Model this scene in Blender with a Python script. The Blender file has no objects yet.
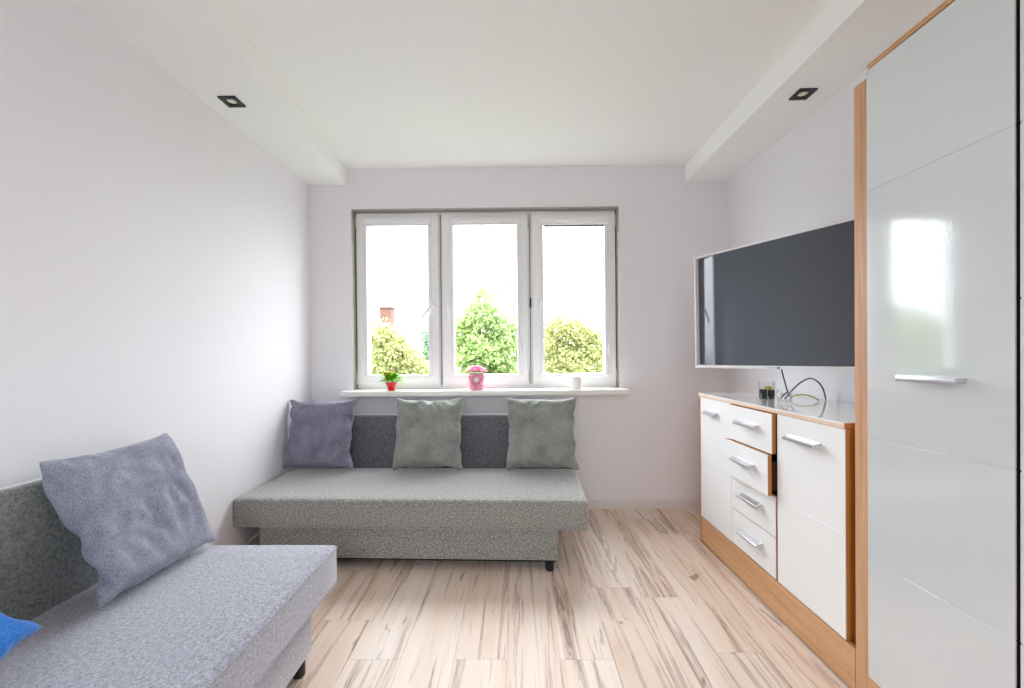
import bpy, bmesh, math, random
import numpy as np
from mathutils import Vector, Matrix
C = bpy.context.scene.collection
PI = math.pi
random.seed(7)

# ------------------------------------------------------------------ materials
MATS = {}
class NT:
    """small helper around a material node tree"""
    def __init__(s, name):
        s.m = bpy.data.materials.new(name); s.m.use_nodes = True
        s.t = s.m.node_tree; s.b = s.t.nodes['Principled BSDF']; s.out = s.t.nodes['Material Output']
    def n(s, typ, **kw):
        nd = s.t.nodes.new(typ)
        for k, v in kw.items():
            if k.startswith('i_'): nd.inputs[k[2:].replace('_', ' ')].default_value = v
            else: setattr(nd, k, v)
        return nd
    def l(s, a, b): s.t.links.new(a, b)
    def math(s, op, a, b=None, c=None):
        nd = s.n('ShaderNodeMath', operation=op)
        for i, v in enumerate((a, b, c)):
            if v is None: continue
            if isinstance(v, (int, float)): nd.inputs[i].default_value = v
            else: s.l(v, nd.inputs[i])
        return nd.outputs[0]
    def mix(s, f, a, b, mode='MIX'):
        nd = s.n('ShaderNodeMix', data_type='RGBA', blend_type=mode)
        for i, v in ((0, f), (6, a), (7, b)):
            if isinstance(v, (int, float)): nd.inputs[i].default_value = v
            elif isinstance(v, tuple): nd.inputs[i].default_value = (*v[:3], 1)
            else: s.l(v, nd.inputs[i])
        return nd.outputs[2]
    def ramp(s, f, stops):
        nd = s.n('ShaderNodeValToRGB'); e = nd.color_ramp.elements
        while len(e) > 1: e.remove(e[-1])
        e[0].position = stops[0][0]; e[0].color = (*stops[0][1], 1)
        for p, c in stops[1:]:
            k = e.new(p); k.color = (*c, 1)
        s.l(f, nd.inputs[0]); return nd.outputs[0]
    def noise(s, vec, scale, detail=2, rough=.5, dist=0):
        nd = s.n('ShaderNodeTexNoise'); nd.inputs['Scale'].default_value = scale
        nd.inputs['Detail'].default_value = detail; nd.inputs['Roughness'].default_value = rough
        nd.inputs['Distortion'].default_value = dist
        if vec is not None: s.l(vec, nd.inputs['Vector'])
        return nd.outputs['Fac']
    def obj(s): return s.n('ShaderNodeTexCoord').outputs['Object']
    def mapping(s, vec, scale, loc=(0, 0, 0), rot=(0, 0, 0)):
        nd = s.n('ShaderNodeMapping'); nd.inputs['Scale'].default_value = scale
        nd.inputs['Location'].default_value = loc; nd.inputs['Rotation'].default_value = rot
        s.l(vec, nd.inputs['Vector']); return nd.outputs[0]
    def bump(s, h, strength, dist=.01):
        nd = s.n('ShaderNodeBump'); nd.inputs['Strength'].default_value = strength
        nd.inputs['Distance'].default_value = dist
        s.l(h, nd.inputs['Height']); s.l(nd.outputs[0], s.b.inputs['Normal'])
    def set(s, **kw):
        for k, v in kw.items():
            k = k.replace('_', ' ')
            if isinstance(v, tuple): v = (*v[:3], 1)
            if hasattr(v, 'links') or isinstance(v, bpy.types.NodeSocket): s.l(v, s.b.inputs[k])
            else: s.b.inputs[k].default_value = v
        return s

def srgb(r, g, b):
    f = lambda c: c / 12.92 if c <= .04045 else ((c + .055) / 1.055) ** 2.4
    return tuple(f(v / 255) for v in (r, g, b))

def plain(name, col, rough=.5, metal=0., spec=.5, **kw):
    t = NT(name)
    n = t.noise(t.obj(), 9, 3)
    c = t.mix(t.math('MULTIPLY', n, .12), tuple(col), tuple(v * .8 for v in col))
    t.set(Base_Color=c, Roughness=rough, Metallic=metal, Specular_IOR_Level=spec, **kw)
    return t.m

def paint(name, col, rough=.75):
    t = NT(name); v = t.obj()
    n = t.noise(v, 1.3, 3)
    c = t.mix(t.math('MULTIPLY', n, .10), tuple(col), tuple(x * .93 for x in col))
    t.set(Base_Color=c, Roughness=rough, Specular_IOR_Level=.25)
    t.bump(t.noise(v, 260, 3), .06, .002)
    return t.m

SHE = 1.0
def gloss(name, col, rough=.12, peel=.02, spec=.5, coat=0.):
    t = NT(name); v = t.obj()
    c = t.mix(t.math('MULTIPLY', t.noise(v, 2.2, 2), .08), tuple(col), tuple(x * .92 for x in col))
    t.set(Base_Color=c, Roughness=rough, Specular_IOR_Level=spec, Coat_Weight=coat, Coat_Roughness=.05)
    if peel: t.bump(t.noise(v, 90, 2), peel, .004)
    return t.m

def fabric(name, light, dark, scale=330, bump=.5, patch=.25, rough=.95, sheen=.25):
    t = NT(name); v = t.obj()
    f = t.noise(v, scale, 3, .65)
    g = t.noise(v, scale * .34, 2, .6)
    m = t.math('ADD', t.math('MULTIPLY', f, .6), t.math('MULTIPLY', g, .4))
    c = t.ramp(m, [(.38, tuple(dark)), (.5, tuple((a + b) / 2 for a, b in zip(light, dark))), (.62, tuple(light))])
    p = t.noise(v, 5, 4, .6)
    c = t.mix(t.math('MULTIPLY', p, patch), c, tuple(x * .55 for x in light))
    t.set(Base_Color=c, Roughness=rough, Specular_IOR_Level=.15, Sheen_Weight=sheen, Sheen_Roughness=.38)
    t.bump(m, bump, .0025)
    return t.m

def velour(name, light, dark, wr=.5):
    t = NT(name); v = t.obj()
    f = t.noise(v, 260, 3, .6)
    w = t.noise(v, 9, 4, .6, .3)
    m = t.math('ADD', t.math('MULTIPLY', f, .6), t.math('MULTIPLY', w, .4))
    c = t.ramp(m, [(.36, tuple(dark)), (.66, tuple(light))])
    t.set(Base_Color=c, Roughness=.9, Specular_IOR_Level=.15, Sheen_Weight=.35, Sheen_Roughness=.4)
    big = t.noise(t.mapping(v, (5, 5, 9)), 1, 3, .5, .5)
    t.bump(t.math('ADD', t.math('MULTIPLY', big, wr * .4), t.math('MULTIPLY', f, .035)), .30, .03)
    return t.m

def wood(name, light, mid, dark, axis='Y', rough=.45, k=1.0):
    t = NT(name); v = t.obj()
    lo, hi = 2.2 * k, 75 * k
    sc = {'X': (lo, hi, hi), 'Y': (hi, lo, hi), 'Z': (hi, hi, lo)}[axis]
    g = t.noise(t.mapping(v, sc), 1, 5, .65, .4)
    sc2 = {'X': (.8, 9, 9), 'Y': (9, .8, 9), 'Z': (9, 9, .8)}[axis]
    h = t.noise(t.mapping(v, sc2), 1, 3, .55, .8)
    m = t.math('ADD', t.math('MULTIPLY', g, .55), t.math('MULTIPLY', h, .45))
    c = t.ramp(m, [(.30, tuple(dark)), (.48, tuple(mid)), (.68, tuple(light))])
    t.set(Base_Color=c, Roughness=rough, Specular_IOR_Level=.35)
    t.bump(g, .12, .002)
    return t.m

def floor_mat():
    t = NT('laminate_planks'); v = t.obj()
    s = t.n('ShaderNodeSeparateXYZ'); t.l(v, s.inputs[0])
    W, L = .192, 1.28
    xs = t.math('DIVIDE', t.math('ADD', s.outputs[0], 5.03), W)
    i = t.math('FLOOR', xs)
    wn = t.n('ShaderNodeTexWhiteNoise', noise_dimensions='1D'); t.l(i, wn.inputs['W'])
    ys = t.math('ADD', t.math('DIVIDE', s.outputs[1], L), t.math('MULTIPLY', wn.outputs['Value'], 7.3))
    j = t.math('FLOOR', ys)
    pid = t.math('ADD', t.math('MULTIPLY', i, 13.37), t.math('MULTIPLY', j, 5.71))
    w2 = t.n('ShaderNodeTexWhiteNoise', noise_dimensions='1D'); t.l(pid, w2.inputs['W'])
    off = t.n('ShaderNodeVectorMath', operation='SCALE'); t.l(w2.outputs['Color'], off.inputs[0]); off.inputs['Scale'].default_value = 40
    def stretched(sx, sy):
        a = t.n('ShaderNodeVectorMath', operation='ADD')
        t.l(t.mapping(v, (sx, sy, 1)), a.inputs[0]); t.l(off.outputs[0], a.inputs[1]); return a.outputs[0]
    fine = t.noise(stretched(95, 3.0), 1, 4, .6, .3)
    streak = t.noise(stretched(17, .6), 1, 5, .64, 1.7)
    broad = t.noise(stretched(6.5, .55), 1, 3, .5, .9)
    knot = t.noise(stretched(16, 5.5), 1, 2, .5, .6)
    base = t.ramp(broad, [(.28, srgb(216, 188, 162)), (.44, srgb(240, 224, 210)), (.70, srgb(248, 240, 232))])
    base = t.mix(t.math('MULTIPLY', fine, .42), base, srgb(206, 172, 142))
    pv = t.math('MULTIPLY', w2.outputs['Value'], .30)
    base = t.mix(pv, base, srgb(212, 180, 150))
    st = t.ramp(streak, [(.53, (0, 0, 0)), (.575, (.55, .55, .55)), (.60, (.15, .15, .15)), (.635, (.95, .95, .95)), (.67, (.3, .3, .3)), (.72, (1, 1, 1)), (.80, (.5, .5, .5))])
    amp = t.math('ADD', .38, t.math('MULTIPLY', t.noise(stretched(4.5, .6), 1, 2), .75))
    col = t.mix(t.math('MULTIPLY', st, amp), base, srgb(116, 60, 28))
    kn = t.ramp(knot, [(.70, (0, 0, 0)), (.76, (1, 1, 1))])
    col = t.mix(t.math('MULTIPLY', kn, .6), col, srgb(112, 76, 56))
    fx = t.math('FRACT', xs); fy = t.math('FRACT', ys)
    ex = t.math('GREATER_THAN', t.math('ABSOLUTE', t.math('SUBTRACT', fx, .5)), .4935)
    ey = t.math('GREATER_THAN', t.math('ABSOLUTE', t.math('SUBTRACT', fy, .5)), .499)
    seam = t.math('MAXIMUM', ex, ey)
    col = t.mix(t.math('MULTIPLY', seam, .3), col, srgb(130, 100, 80))
    t.set(Base_Color=col, Roughness=.42, Specular_IOR_Level=.4)
    t.bump(t.math('SUBTRACT', fine, t.math('MULTIPLY', seam, 1.5)), .10, .002)
    return t.m

def glass_pane(name, tint=(1, 1, 1), refl=.06, fres=.5):
    m = bpy.data.materials.new(name); m.use_nodes = True; t = m.node_tree
    t.nodes.clear()
    o = t.nodes.new('ShaderNodeOutputMaterial'); mx = t.nodes.new('ShaderNodeMixShader')
    tr = t.nodes.new('ShaderNodeBsdfTransparent'); gl = t.nodes.new('ShaderNodeBsdfGlossy')
    fr = t.nodes.new('ShaderNodeLayerWeight'); mu = t.nodes.new('ShaderNodeMath'); mu.operation = 'MULTIPLY_ADD'
    fr.inputs['Blend'].default_value = .25; mu.inputs[1].default_value = fres; mu.inputs[2].default_value = refl * .5
    t.links.new(fr.outputs['Fresnel'], mu.inputs[0]); t.links.new(mu.outputs[0], mx.inputs[0])
    tr.inputs[0].default_value = (*tint, 1); gl.inputs['Roughness'].default_value = .02
    t.links.new(tr.outputs[0], mx.inputs[1]); t.links.new(gl.outputs[0], mx.inputs[2])
    t.links.new(mx.outputs[0], o.inputs[0]); return m

def leaf_mat(name, a, b, transl=.5):
    t = NT(name)
    g = t.n('ShaderNodeNewGeometry')
    c = t.mix(g.outputs['Random Per Island'], tuple(a), tuple(b))
    t.set(Base_Color=c, Roughness=.6, Specular_IOR_Level=.2)
    tr = t.n('ShaderNodeBsdfTranslucent'); t.l(c, tr.inputs[0])
    mx = t.n('ShaderNodeMixShader'); mx.inputs[0].default_value = transl
    t.l(t.b.outputs[0], mx.inputs[1]); t.l(tr.outputs[0], mx.inputs[2]); t.l(mx.outputs[0], t.out.inputs[0])
    return t.m

M = dict(
    wall=paint('wall_paint', srgb(236, 234, 237)),
    ceil=paint('ceiling_paint', srgb(246, 246, 244)),
    floor=floor_mat(),
    skirting=plain('skirting_board', srgb(222, 214, 210), .5),
    pvc=gloss('white_window_plastic', srgb(246, 246, 246), .3, 0),
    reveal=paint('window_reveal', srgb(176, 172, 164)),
    gasket=plain('grey_gasket', srgb(120, 118, 112), .6),
    steel=plain('hinge_steel', srgb(190, 186, 178), .35, .9),
    blackplastic=plain('black_plastic', (.012, .012, .013), .45),
    sill=gloss('sill_stone', srgb(238, 237, 230), .25, 0),
    blind=plain('blind_white', srgb(240, 240, 242), .5),
    pane=glass_pane('window_glass', refl=.0, fres=.08),
    sofa_a=fabric('grey_melange_upholstery', srgb(188, 186, 180), srgb(86, 84, 81), 290, .6, .15, sheen=SHE),
    sofa_b=fabric('grey_melange_cool_light_tint', srgb(198, 198, 209), srgb(120, 121, 134), 290, .6, .15, sheen=SHE),  # same fabric as the other sofa; cool cast of light put into colour
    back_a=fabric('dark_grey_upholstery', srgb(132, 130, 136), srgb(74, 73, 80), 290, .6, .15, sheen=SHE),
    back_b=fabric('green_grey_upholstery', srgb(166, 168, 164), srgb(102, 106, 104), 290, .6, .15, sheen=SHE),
    underside=plain('black_lining', (.015, .015, .016), .9),
    pil_purple=velour('purple_grey_velour', srgb(152, 148, 166), srgb(94, 92, 108)),
    pil_green=velour('green_grey_velour', srgb(170, 173, 166), srgb(108, 112, 106)),
    pil_blue=velour('slate_grey_velour', srgb(172, 173, 188), srgb(104, 106, 124)),
    pil_bright=velour('bright_blue_velour', srgb(70, 140, 215), srgb(30, 95, 180), .25),
    oak_y=wood('oak_front', srgb(222, 178, 134), srgb(208, 160, 116), srgb(184, 134, 92), 'Y'),
    oak_z=wood('oak_upright', srgb(220, 176, 138), srgb(206, 158, 120), srgb(182, 132, 96), 'Z'),
    oak_edge=wood('oak_edge', srgb(206, 142, 74), srgb(192, 124, 58), srgb(160, 98, 44), 'Z'),
    oak_light=wood('oak_light_edge', srgb(240, 216, 194), srgb(232, 202, 176), srgb(216, 180, 150), 'Y'),
    inner=plain('dark_interior', srgb(70, 36, 24), .6),
    white_front=gloss('white_lacquer_front', srgb(247, 247, 246), .22, .01),
    white_top=gloss('white_gloss_top', srgb(246, 246, 246), .06, 0, .7, .5),
    ward=gloss('pale_grey_lacquer_door', srgb(214, 218, 219), .09, .035, .8, .6),
    alu=plain('brushed_aluminium', srgb(225, 226, 230), .28, .85),
    redline=plain('dark_red_edge', srgb(60, 14, 20), .5),
    screen=None,
    tvwhite=plain('white_tv_plastic', srgb(240, 240, 242), .3),
    tvback=plain('grey_tv_back', srgb(60, 60, 62), .5),
    bezel=plain('black_metal_bezel', (.006, .006, .007), .4),
    lens=plain('frosted_lamp_lens', srgb(232, 232, 208), .3),
    red=gloss('red_glazed_pot', srgb(225, 12, 22), .3, 0),
    redfoil=gloss('red_foil_collar', srgb(232, 40, 46), .35, 0),
    soil=plain('soil', srgb(60, 40, 28), .9),
    leaf=leaf_mat('houseplant_leaf', srgb(70, 150, 30), srgb(150, 205, 30), .2),
    redflower=leaf_mat('red_flower', srgb(225, 30, 40), srgb(245, 110, 120), .2),
    pinkbox=plain('pink_card', srgb(238, 150, 172), .5),
    pinkdark=plain('pink_cord', srgb(200, 96, 124), .6),
    rose=leaf_mat('pink_rose', srgb(246, 128, 176), srgb(255, 236, 242), .35),
    roseleaf=plain('rose_leaf', srgb(60, 110, 40), .6),
    badge=plain('pale_badge', srgb(232, 242, 246), .4),
    candle=plain('white_candle', srgb(246, 238, 236), .5),
    wick=plain('candle_wick', srgb(60, 50, 44), .9),
    clear=glass_pane('clear_glass', (.98, .99, .99), .04, .4),
    darkwax=gloss('dark_base', (.012, .014, .018), .15, 0),
    yellowwax=plain('yellow_label', srgb(206, 190, 90), .5),
    cable=plain('black_cable', srgb(52, 52, 64), .45),
    cable2=plain('yellow_cable', srgb(206, 186, 30), .45),
    whitecable=plain('white_cable', srgb(215, 212, 210), .5),
    bark=plain('bark', srgb(116, 104, 84), .9),
    grass=plain('grass', srgb(92, 96, 80), .9),
    brick=plain('chimney_brick', srgb(96, 66, 56), .9),
    render=plain('white_render', srgb(150, 148, 144), .8),
    rooftile=plain('pale_roof', srgb(140, 138, 136), .7),
    galv=plain('galvanised_mast', srgb(84, 86, 90), .6),
)
t = NT('tv_glass')
t.set(Base_Color=srgb(76, 83, 93), Roughness=.02, Specular_IOR_Level=.7)
M['screen'] = t.m

# ------------------------------------------------------------------ object helpers
ROOTM = {}
def tag(o, label=None, cat=None, group=None, kind=None):
    if label: o['label'] = label
    if cat: o['category'] = cat
    if group: o['group'] = group
    if kind: o['kind'] = kind
    return o

def thing(name, label, cat, loc, rotz=0, group=None, kind=None):
    o = bpy.data.objects.new(name, None); C.objects.link(o)
    o.empty_display_size = .1
    o.location = loc; o.rotation_euler = (0, 0, rotz)
    ROOTM[o] = Matrix.Translation(loc) @ Matrix.Rotation(rotz, 4, 'Z')
    return tag(o, label, cat, group, kind)

def obj(name, bm, mat, parent=None, local=False, smooth=35, origin=None):
    """link bm as one mesh object; world coordinates unless local=True"""
    if isinstance(bm, bpy.types.Mesh): me = bm
    else:
        if parent is not None and not local: bm.transform(ROOTM[parent].inverted())
        if origin is not None: bm.transform(Matrix.Translation(-Vector(origin)))
        me = bpy.data.meshes.new(name); bm.normal_update(); bm.to_mesh(me); bm.free()
    for m in (mat if isinstance(mat, (list, tuple)) else [mat]): me.materials.append(m)
    if smooth is not None and len(me.polygons):
        me.shade_smooth()
        if smooth < 180: me.set_sharp_from_angle(angle=math.radians(smooth))
    o = bpy.data.objects.new(name, me); C.objects.link(o)
    if parent is not None:
        o.parent = parent; ROOTM[o] = ROOTM[parent]
    if origin is not None: o.location = origin
    return o

def struct(name, bm, mat, smooth=35):
    return tag(obj(name, bm, mat, smooth=smooth), kind='structure')

def NB(): return bmesh.new()

def box(bm, x0, x1, y0, y1, z0, z1, r=0, seg=2, mi=0):
    vs = [bm.verts.new(p) for p in ((x0, y0, z0), (x1, y0, z0), (x1, y1, z0), (x0, y1, z0), (x0, y0, z1), (x1, y0, z1), (x1, y1, z1), (x0, y1, z1))]
    fs = [bm.faces.new([vs[i] for i in q]) for q in ((3, 2, 1, 0), (4, 5, 6, 7), (0, 1, 5, 4), (1, 2, 6, 5), (2, 3, 7, 6), (3, 0, 4, 7))]
    for f in fs: f.material_index = mi
    if r:
        es = {e for f in fs for e in f.edges}
        bmesh.ops.bevel(bm, geom=list(es), offset=r, segments=seg, profile=.5, affect='EDGES')
    return bm

def B(*a, **k): return box(NB(), *a, **k)

def prism(bm, poly, z0, z1):
    """vertical prism over a ccw polygon in xy"""
    a = [bm.verts.new((x, y, z0)) for x, y in poly]; b = [bm.verts.new((x, y, z1)) for x, y in poly]
    n = len(poly)
    bm.faces.new(a[::-1]); bm.faces.new(b)
    for i in range(n): bm.faces.new((a[i], a[(i + 1) % n], b[(i + 1) % n], b[i]))
    return bm

def lathe(bm, prof, c=(0, 0, 0), n=32, cap=True, mi=0):
    rings = []
    for r, z in prof:
        rings.append([bm.verts.new((c[0] + r * math.cos(2 * PI * k / n), c[1] + r * math.sin(2 * PI * k / n), c[2] + z)) for k in range(n)])
    for a, b in zip(rings, rings[1:]):
        for k in range(n):
            f = bm.faces.new((a[k], a[(k + 1) % n], b[(k + 1) % n], b[k])); f.material_index = mi
    if cap:
        bm.faces.new(rings[0][::-1]).material_index = mi; bm.faces.new(rings[-1]).material_index = mi
    return bm

def tube(bm, pts, rad, n=10, cap=True):
    pts = [Vector(p) for p in pts]; rings = []
    rad = rad if isinstance(rad, (list, tuple)) else [rad] * len(pts)
    up = Vector((0, 0, 1)); prev = None
    for i, p in enumerate(pts):
        d = (pts[min(i + 1, len(pts) - 1)] - pts[max(i - 1, 0)]).normalized()
        if prev is None:
            a = d.cross(up)
            if a.length < 1e-3: a = d.cross(Vector((1, 0, 0)))
        else: a = prev - d * prev.dot(d)
        a.normalize(); prev = a; b = d.cross(a)
        rings.append([bm.verts.new(p + (a * math.cos(2 * PI * k / n) + b * math.sin(2 * PI * k / n)) * rad[i]) for k in range(n)])
    for a, b in zip(rings, rings[1:]):
        for k in range(n): bm.faces.new((a[k], a[(k + 1) % n], b[(k + 1) % n], b[k]))
    if cap: bm.faces.new(rings[0][::-1]); bm.faces.new(rings[-1])
    return bm

def spline(ctrl, n=12):
    P = [Vector(p) for p in ctrl]; P = [2 * P[0] - P[1]] + P + [2 * P[-1] - P[-2]]; out = []
    for i in range(1, len(P) - 2):
        a, b, c, d = P[i - 1:i + 3]
        for k in range(n):
            u = k / n
            out.append(.5 * (2 * b + (c - a) * u + (2 * a - 5 * b + 4 * c - d) * u * u + (3 * b - a - 3 * c + d) * u ** 3))
    out.append(P[-2]); return out

# ------------------------------------------------------------------ room numbers (metres, camera foot at 0,0)
D, CEIL, SOF = 3.043, 2.430, 2.312
XL0, KL, XR = -1.4514, .0115, 1.521
KB = .0095
REAR = -1.35
XLW = lambda y: XL0 + KL * (y - D)
YB = lambda x: D + KB * x
SLX = lambda y: -1.176 - .0635 * (y - D)
SRX = 1.22

# ------------------------------------------------------------------ setting
bm = NB(); prism(bm, [(XLW(REAR) - .1, REAR - .1), (XR + .1, REAR - .1), (XR + .1, YB(XR) + .1), (XLW(D) - .1, YB(XL0) + .1)], -.12, 0)
struct('floor', bm, M['floor'], None)
bm = NB(); prism(bm, [(XLW(REAR) - .1, REAR - .1), (XR + .1, REAR - .1), (XR + .1, YB(XR) + .1), (XLW(D) - .1, YB(XL0) + .1)], CEIL, CEIL + .15)
struct('ceiling', bm, M['ceil'], None)
bm = NB(); prism(bm, [(XLW(REAR) - .2, REAR), (XLW(REAR), REAR), (XLW(D), YB(XL0)), (XLW(D) - .2, YB(XL0))], 0, CEIL)
struct('wall_left', bm, M['wall'], None)
bm = NB(); prism(bm, [(XR, REAR), (XR + .2, REAR), (XR + .2, YB(XR)), (XR, YB(XR))], 0, CEIL)
struct('wall_right', bm, M['wall'], None)

# wall with the window opening, turned very slightly
WX0, WX1, WZ0, WZ1 = -1.155, .746, .825, 2.146
RW = math.atan(KB)
bm = NB(); T = .125
box(bm, -1.75, WX0, 0, T, 0, CEIL); box(bm, WX1, 1.80, 0, T, 0, CEIL)
box(bm, WX0, WX1, 0, T, 0, WZ0); box(bm, WX0, WX1, 0, T, WZ1, CEIL)
o = obj('wall_back', bm, M['wall'], smooth=None); tag(o, kind='structure')
o.location = (0, D, 0); o.rotation_euler.z = RW
RX0, RX1, RZ0, RZ1 = -.75, .45, .90, 2.15
bm = NB(); a0, a1 = XLW(REAR) - .2, XR + .2
box(bm, a0, RX0, REAR - .2, REAR, 0, CEIL); box(bm, RX1, a1, REAR - .2, REAR, 0, CEIL)
box(bm, RX0, RX1, REAR - .2, REAR, 0, RZ0); box(bm, RX0, RX1, REAR - .2, REAR, RZ1, CEIL)
struct('wall_front', bm, M['wall'], None)
fill_win = thing('added_fill_window', None, None, (0, REAR, 0), 0, kind='structure')  # unseen window added behind the camera to let in fill daylight
bm = NB()
for (p, q, z0, z1) in ((RX0, RX0 + .07, RZ0, RZ1), (RX1 - .07, RX1, RZ0, RZ1), (-.19, -.11, RZ0 + .07, RZ1 - .07), (RX0 + .07, RX1 - .07, RZ0, RZ0 + .07), (RX0 + .07, RX1 - .07, RZ1 - .07, RZ1)):
    box(bm, p, q, REAR - .15, REAR - .08, z0, z1)
obj('window_frame', bm, M['pvc'], fill_win)
for p, q in ((RX0 + .06, -.185), (-.115, RX1 - .06)):
    obj('glass_pane', box(NB(), p, q, REAR - .12, REAR - .114, RZ0 + .06, RZ1 - .06), M['pane'], fill_win)

# boxed-in ceiling edges
bm = NB(); prism(bm, [(XLW(REAR) - .01, REAR), (SLX(REAR), REAR), (SLX(D), YB(-1.17)), (XL0 - .01, YB(XL0))], SOF, CEIL + .01)
struct('trim_1', bm, M['ceil'], None)
bm = NB(); prism(bm, [(SRX, REAR), (XR + .01, REAR), (XR + .01, YB(XR)), (SRX, YB(SRX))], SOF, CEIL + .01)
struct('trim_2', bm, M['ceil'], None)

def skirting(name, a, b, nrm):
    a, b, nrm = Vector(a), Vector(b), Vector(nrm)
    bm = NB(); prof = [(0, 0), (.014, 0), (.014, .046), (.009, .056), (0, .058)]
    A = [bm.verts.new((a.x + nrm.x * d, a.y + nrm.y * d, z)) for d, z in prof]
    Bv = [bm.verts.new((b.x + nrm.x * d, b.y + nrm.y * d, z)) for d, z in prof]
    for i in range(len(prof)): bm.faces.new((A[i], A[(i + 1) % 5], Bv[(i + 1) % 5], Bv[i]))
    bm.faces.new(A[::-1]); bm.faces.new(Bv); bmesh.ops.recalc_face_normals(bm, faces=bm.faces)
    struct(name, bm, M['skirting'], 30)
skirting('baseboard_back', (XL0, YB(XL0), 0), (XR, YB(XR), 0), (0, -1, 0))
skirting('baseboard_left', (XLW(REAR), REAR, 0), (XL0, YB(XL0), 0), (1, 0, 0))
skirting('baseboard_right', (XR, YB(XR), 0), (XR, REAR, 0), (-1, 0, 0))

# ------------------------------------------------------------------ window
win = thing('window_1', None, None, (0, D, 0), RW, kind='structure')
def W(name, bm, mat, parent=win, sm=35): return obj(name, bm, mat, parent, local=True, smooth=sm)
E = .062                     # recess of the sash face
bm = NB()
FT = .035
for (a, b, c, d) in ((WX0, WX0 + FT, WZ0 + .02, WZ1), (WX1 - FT, WX1, WZ0 + .02, WZ1), (WX0 + FT, WX1 - FT, WZ1 - FT, WZ1), (WX0 + FT, WX1 - FT, WZ0 + .02, WZ0 + .075),
                     (-.559, -.505, WZ0 + .075, WZ1 - FT), (.086, .146, WZ0 + .075, WZ1 - FT)):
    box(bm, a, b, E + .02, E + .062, c, d)
W('window_frame', bm, M['pvc'])
bm = NB()
for (a, b, c, d) in ((WX0 + .002, WX0 + .008, .86, 2.142), (WX1 - .008, WX1 - .002, .86, 2.142), (-.5345, -.5295, .885, 2.12), (.114, .119, .885, 2.12)):
    box(bm, a, b, E + .012, E + .024, c, d)
W('gasket', bm, M['gasket'])
bm = NB()
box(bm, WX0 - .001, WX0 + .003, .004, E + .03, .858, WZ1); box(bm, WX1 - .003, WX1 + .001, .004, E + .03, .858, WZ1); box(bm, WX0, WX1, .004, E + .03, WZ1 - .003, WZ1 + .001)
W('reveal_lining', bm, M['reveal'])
bm = NB(); box(bm, -1.196, .776, -.145, E + .10, .822, .858, .004, 2)
W('window_sill', bm, M['sill'])
sashes = [(-1.141, -.547, -1.061, -.624), (-.517, .098, -.435, .021), (.134, .732, .215, .652)]
SZ0, SZ1, GZ0, GZ1 = .887, 2.126, .959, 2.055
for i, (a, b, g0, g1) in enumerate(sashes):
    bm = NB()
    y0, y1 = E, E + .06
    for (p, q, r_, s_) in ((a, g0, SZ0, SZ1), (g1, b, SZ0, SZ1), (g0, g1, SZ0, GZ0), (g0, g1, GZ1, SZ1)):
        box(bm, p, q, y0, y1, r_, s_)
    # bevelled glazing bead
    for (p, q, r_, s_) in ((g0 - .022, g0 - .016, GZ0 - .02, GZ1 + .02), (g1 + .016, g1 + .022, GZ0 - .02, GZ1 + .02), (g0 - .02, g1 + .02, GZ0 - .022, GZ0 - .016)):
        box(bm, p, q, y0 - .004, y0 + .001, r_, s_, .0012, 1)
    sash = W('sash', bm, M['pvc'])
    W('glass_pane', box(NB(), g0 - .005, g1 + .005, E + .03, E + .036, GZ0 - .005, GZ1 + .005), M['pane'], sash)
    # roller blind in a cassette with side rails
    bz = 2.036 - (.006 if i == 2 else 0)
    bm = box(NB(), g0 - .028, g1 + .028, E - .03, E - .001, bz + .014, bz + .055, .008, 3)
    box(bm, g0 - .026, g1 + .026, E - .024, E - .001, bz, bz + .016, .003, 2)
    W('blind_cassette', bm, M['blind'], sash)
    if i == 2: W('blind_hem_bar', box(NB(), g0 + .002, g1 - .002, E - .014, E - .004, bz - .012, bz + .001, .002, 1), M['gasket'], sash)
    for x in (g0 - .014, g1 + .014):
        W('blind_rail', box(NB(), x - .012, x + .012, E - .012, E - .001, GZ0 - .004, bz, .003, 2), M['blind'], sash)
    # bead chain and weight
    cx = g0 - .03 if i == 0 else g1 + .03
    bm = tube(NB(), [(cx, E - .016, bz + .02), (cx, E - .016, 1.16)], .0014, 6)
    lathe(bm, [(.002, .07), (.006, .062), (.0075, .035), (.006, .008), (.002, 0)], (cx, E - .016, 1.095), 12)
    W('blind_chain', bm, M['blind'], sash)
    # handle
    hx, ang = ((b - .034, math.radians(-38)), (a + .036, 0), (a + .036, 0))[i]
    hz = 1.475
    bm = box(NB(), hx - .014, hx + .014, E - .012, E, hz - .034, hz + .034, .005, 2)
    lathe_b = NB(); lathe(lathe_b, [(.010, 0), (.010, .034)], n=16)
    lathe_b.transform(Matrix.Translation((hx, E - .01, hz)) @ Matrix.Rotation(PI / 2, 4, 'X'))
    lev = box(NB(), -.0085, .0085, -.046, -.034, -.125, .012, .005, 2)
    lev.transform(Matrix.Translation((hx, E, hz)) @ Matrix.Rotation(-ang if i == 0 else 0, 4, 'Y'))
    for q in (lathe_b, lev):
        me = bpy.data.meshes.new('t'); q.to_mesh(me); bm.from_mesh(me); bpy.data.meshes.remove(me); q.free()
    W('handle', bm, M['pvc'], sash)
    # hinges
    for hxx in ((a - .006,) if i == 0 else ((b + .006,) if i == 2 else (b + .014,))):
        for z0, z1 in ((2.02, 2.10), (.895, .985)):
            bm = lathe(NB(), [(.006, 0), (.0065, .004), (.0065, z1 - z0 - .004), (.006, z1 - z0)], (hxx, E - .002, z0), 12)
            lathe(bm, [(.0085, 0), (.0085, .008)], (hxx, E - .002, z0), 12)
            W('hinge', bm, M['steel'], sash)
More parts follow.
